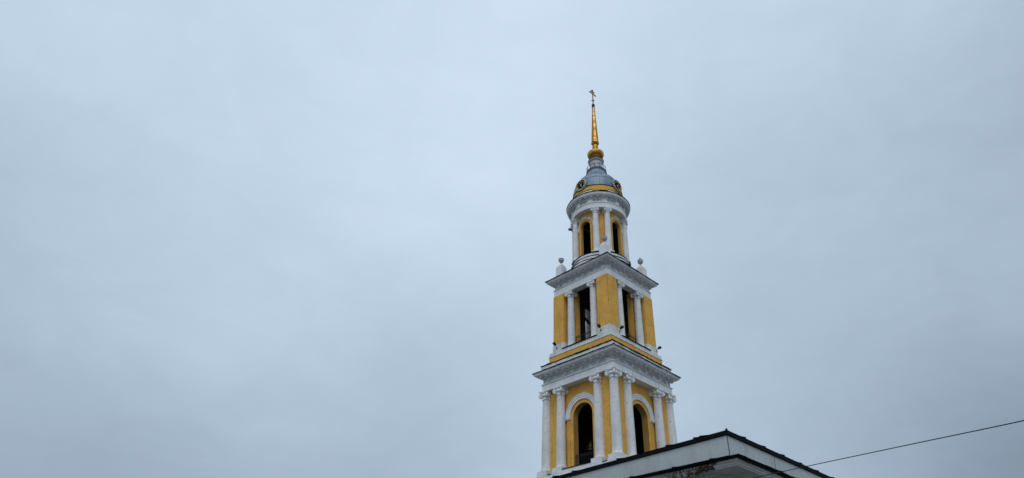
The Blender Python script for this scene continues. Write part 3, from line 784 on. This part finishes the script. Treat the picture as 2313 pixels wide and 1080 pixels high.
# ------------------------------------------------------------------ things fixed to or hanging in the tower
def at_tower(x, y, z, rz=0.0):
    c, s_ = math.cos(TH), math.sin(TH)
    return (TX + c * x - s_ * y, TY + s_ * x + c * y, z + EYE), TH + rz
def floodlight():
    t = empty('floodlight', (0, 0, 0))                 # local: wall behind at +X, lamp stands off to -X
    a = MB(); a.tube([(0.0, .0, -.22), (-.10, .0, -.22), (-.20, .0, -.03)], .018, 5); a.box(-.03, .02, -.05, .05, -.29, -.15); a.build('bracket', IRON, t, dz=0)
    h = MB(); M = Matrix.Translation((-.33, 0, .04)) @ Matrix.Rotation(math.radians(20), 4, 'Y')
    h.grid([[tuple(M @ Vector((x, sy * wy, sz * wz))) for sy, sz in ((-1, -1), (1, -1), (1, 1), (-1, 1))] for x, wy, wz in ((.18, .05, .035), (.14, .10, .06), (-.15, .13, .085), (-.18, .13, .085))], closed_u=True)
    h.box(-.20, -.175, -.14, .14, -.095, .095, M); h.build('lamp_housing', IRON, t, dz=0)
    return t
f0 = floodlight()
GRP = 'floodlights on the belfry ledge'
for i, (x, y, rz, lab) in enumerate(((-3.60, -2.52, .25, 'dark floodlight on the near pier base left of the corner edge'),
                                     (-2.25, -3.60, math.pi / 2 - .2, 'dark floodlight on the near pier base right of the corner edge'),
                                     (-3.60, 3.05, .1, 'small floodlight on the white base of the far left pier'),
                                     (3.40, -3.60, math.pi / 2 + .25, 'small floodlight on the white base of the far right pier'))):
    o = f0 if i == 0 else dup(f0, None)
    loc, r_ = at_tower(x, y, 28.50, rz); o.location = loc; o.rotation_euler = (0, 0, r_); tag(o, lab, 'floodlight', GRP)
o = dup(f0, None); a = math.radians(129); loc, r_ = at_tower(2.84 * math.cos(a), 2.84 * math.sin(a), 42.95, a + math.pi); o.location = loc; o.rotation_euler = (0, 0, r_)
tag(o, 'small dark lamp high on the left column of the round storey', 'floodlight'); o.pop('group', None) if hasattr(o, 'pop') else None
GREENB = simple('pale_bronze', (.20, .165, .085), .5, .6, .6, 7, .5)
def bell(R_, m=None):
    t = empty('bell', (0, 0, 0)); b = MB(); k = R_
    b.lathe([(k, -1.35 * k), (.97 * k, -1.2 * k), (.80 * k, -.9 * k), (.66 * k, -.5 * k), (.58 * k, -.1 * k), (.50 * k, .08 * k), (.25 * k, .16 * k), (.05 * k, .18 * k)], 32)
    for z, r_ in ((-1.1, .93), (-.95, .85), (-.2, .615), (-.05, .58)): b.tube([((r_ * k) * math.cos(q), (r_ * k) * math.sin(q), z * k) for q in np.linspace(0, 2 * math.pi, 33)], .025 * k + .008, 5)
    b.build('bell_body', m or BRONZE, t, smooth=True, dz=0)
    y = MB(); y.tube([(0, 0, .15 * k), (0, 0, .6 * k)], .06 * k + .02, 6); y.tube([(-.16 * k, 0, .15 * k), (0, 0, .42 * k), (.16 * k, 0, .15 * k)], .05 * k + .015, 5); y.build('hanger', IRON, t, dz=0)
    return t
for x, y, z, R_, lab in ((-1.05, -.25, 41.0, .62, 'bronze bell hanging in the round storey behind its left arch'),
                         (-1.55, .85, 19.0, .55, 'bronze bell hanging in the lowest left archway above the railing')):
    o = bell(R_, GREENB if z > 30 else None); loc, r_ = at_tower(x, y, z); o.location = loc; o.rotation_euler = (0, 0, r_); tag(o, lab, 'bell')

# ------------------------------------------------------------------ near building: dark metal roof edge over a white attic, moulded cornice below
BX, BY, BTH = 6.82115, 19.85931, math.radians(45 - 3.5994)
B = empty('portico_building', (BX, BY, 0), BTH)
# the long side is not quite square to the short one
def skew(o):
    for v in o.data.vertices: v.co.x += .046 * max(0, v.co.y)
tag(B, 'pale plastered building corner with dark metal roof edges and stained cornice', 'building')
LXb, LYb = 15.0, 27.0
rect = (0, LXb, 0, LYb)
at = MB(); at.sqring([(-.9, 6.0), (-.05, 6.0), (-.05, 6.90), (-.9, 6.90)], rect=rect, seg=30); skew(at.build('attic_wall', ATTW, B))
co2 = MB(); co2.sqring([(-1.2, 5.79), (.375, 5.79), (.375, 5.83), (.40, 5.835), (.40, 5.905), (.43, 5.915), (.44, 5.975), (-1.2, 6.0)], rect=rect, seg=60); CN = co2.build('cornice', STAIN, B)
sfm = MB(); sfm.sqring([(-.62, 5.70), (.30, 5.70), (.30, 5.79), (-.62, 5.79)], rect=rect, seg=2) if False else None
wb = MB(); wb.sqring([(-1.0, -1.6), (-.55, -1.6), (-.55, 5.40), (-.42, 5.46), (-.42, 5.60), (-.30, 5.70), (-.30, 5.80), (-1.0, 5.80)], rect=rect); wb.build('building_wall', ATTW, B)
pl = MB(); pl.box(-.2, LXb + .2, -.2, LYb + .2, 5.84, 5.88); pl.build('ceiling_slab', ATTW, B)
def edge(prof, lip_rows, rag, seg=90):
    mb = MB(); mb.sqring(prof, rect=rect, seg=seg, jit={i: rag for i in lip_rows}); return mb
re = edge([(-.05, 6.865), (.0, 6.88), (.012, 6.99), (-.1, 7.02), (-.35, 7.0), (-.35, 6.9)], (1, 2), .004)
def tooth(mb, side, t, z, h, o=.0):
    """end of a standing seam: a wedge tapering towards the corner"""
    P = (lambda a, d, zz: (a, d, zz)) if side == 0 else (lambda a, d, zz: (d, a, zz))
    v = [P(t - .36, o - .02, z), P(t, o - .02, z), P(t, o - .02, z + h), P(t - .36, o + .35, z), P(t, o + .35, z), P(t, o + .35, z + h)]
    b = len(mb.v); mb.v += v; mb.f += [[b + i for i in q] for q in ((0, 1, 2), (3, 5, 4), (0, 3, 4, 1), (1, 4, 5, 2), (0, 2, 5, 3))]
# low hipped roof
x0, x1, y0, y1 = rect; hz = 7.8
a = [(x0 - .02, y0 - .02, 7.0), (x1 + .02, y0 - .02, 7.0), (x1 + .02, y1 + .02, 7.0), (x0 - .02, y1 + .02, 7.0)]
r1, r2 = (LXb / 2, LXb / 2, hz), (LXb / 2, LYb - LXb / 2, hz)
re.poly([a[0], a[1], r1]); re.poly([a[1], a[2], r2, r1]); re.poly([a[2], a[3], r2]); re.poly([a[3], a[0], r1, r2])
# standing seams ending as small upturned tongues along the eaves
for i in range(12): tooth(re, 0, 1.06 + 1.19 * i + random.uniform(-.04, .04), 7.0, .05 + random.uniform(-.012, .012))
for t in (1.0, 1.24, 2.35, 4.5, 6.72, 7.77, 9.9, 12.3, 14.2, 16.6, 20.2, 23.5): tooth(re, 1, t, 7.0, .05)
re.tube([(.03, .03, 6.97), (.0, .0, 7.02), (-.01, 0.0, 7.065)], [.05, .04, .006], 5)
skew(re.build('roof', FLASH, B))
le = edge([(.42, 5.978), (.50, 5.965), (.62, 6.022), (.05, 6.20), (-.06, 6.27), (-.10, 6.10)], (1, 2), .008, seg=140)
for t in (1.9, 4.1, 6.6, 9.3): tooth(le, 0, t, 6.02, .05, -.60)
for t in (.35, 1.7, 3.35, 6.4, 9.6, 14.0): tooth(le, 1, t, 6.02, .05, -.60)
le.build('cornice_flashing', FLASH, B)
gp = MB()                                            # fallen plaster near the corner: bare brick and hanging lumps
for i in range(34):
    t = random.gauss(.52, .12) if i < 22 else random.uniform(.6, 1.3)
    z = random.uniform(5.80, 5.96) if i < 22 else random.uniform(5.79, 5.83); s_ = random.uniform(.02, .06)
    d = .375 + (.03 if z < 5.84 else .05) + random.uniform(-.05, .025)
    M = Matrix.Translation((-d, t, z)) @ Matrix.Rotation(random.uniform(-.5, .5), 4, 'X') @ Matrix.Rotation(random.uniform(-.4, .4), 4, 'Z')
    gp.box(-.03, .03, -s_ * 1.5, s_ * 1.5, -s_ * .45, s_ * .45, M)
gp.build('bare_brick_patch', RUST, CN)
cj = MB()                                            # open joints in the attic cladding
cj.box(-.0, .012, .0, .012, 6.2, 6.88) if False else None
for (x, y, sx) in ((2.8, -.052, 1),): cj.tube([(x, y + 0.102, 6.2), (x + .01, y + .102, 6.88)], .008, 4)
cj.build('cladding_joint', FLASH, B); cj = MB()
cj.tube([(.045, .045, 6.2), (.045, .045, 6.88)], .012, 4)
cj.build('cladding_joint', FLASH, B)

# ------------------------------------------------------------------ overhead wire
def wpt(px, py, dist): d = ray(px, py).normalized(); return Vector((d.x * dist, d.y * dist, d.z * dist))
anch = [(1660, 1089.5, 21.3), (1700, 1080, 20.6), (1850, 1047.5, 18.4), (2080, 999, 16.0), (2313, 950, 14.2), (2600, 884, 12.6), (2900, 808, 11.6)]
pts = []
P_ = [wpt(*a) for a in anch]
for i in range(len(P_) - 1):
    for t in np.linspace(0, 1, 9)[:-1]:
        p0 = P_[max(i - 1, 0)]; p1 = P_[i]; p2 = P_[i + 1]; p3 = P_[min(i + 2, len(P_) - 1)]
        pts.append(.5 * (2 * p1 + (p2 - p0) * t + (2 * p0 - 5 * p1 + 4 * p2 - p3) * t * t + (3 * p1 - p0 - 3 * p2 + p3) * t ** 3))
pts.append(P_[-1])
wr = MB(); wr.tube(pts, .0095, 6)
tag(wr.build('overhead_wire', CABLE, None, smooth=True), 'thin black overhead wire running up to the right across the roof corner', 'wire')
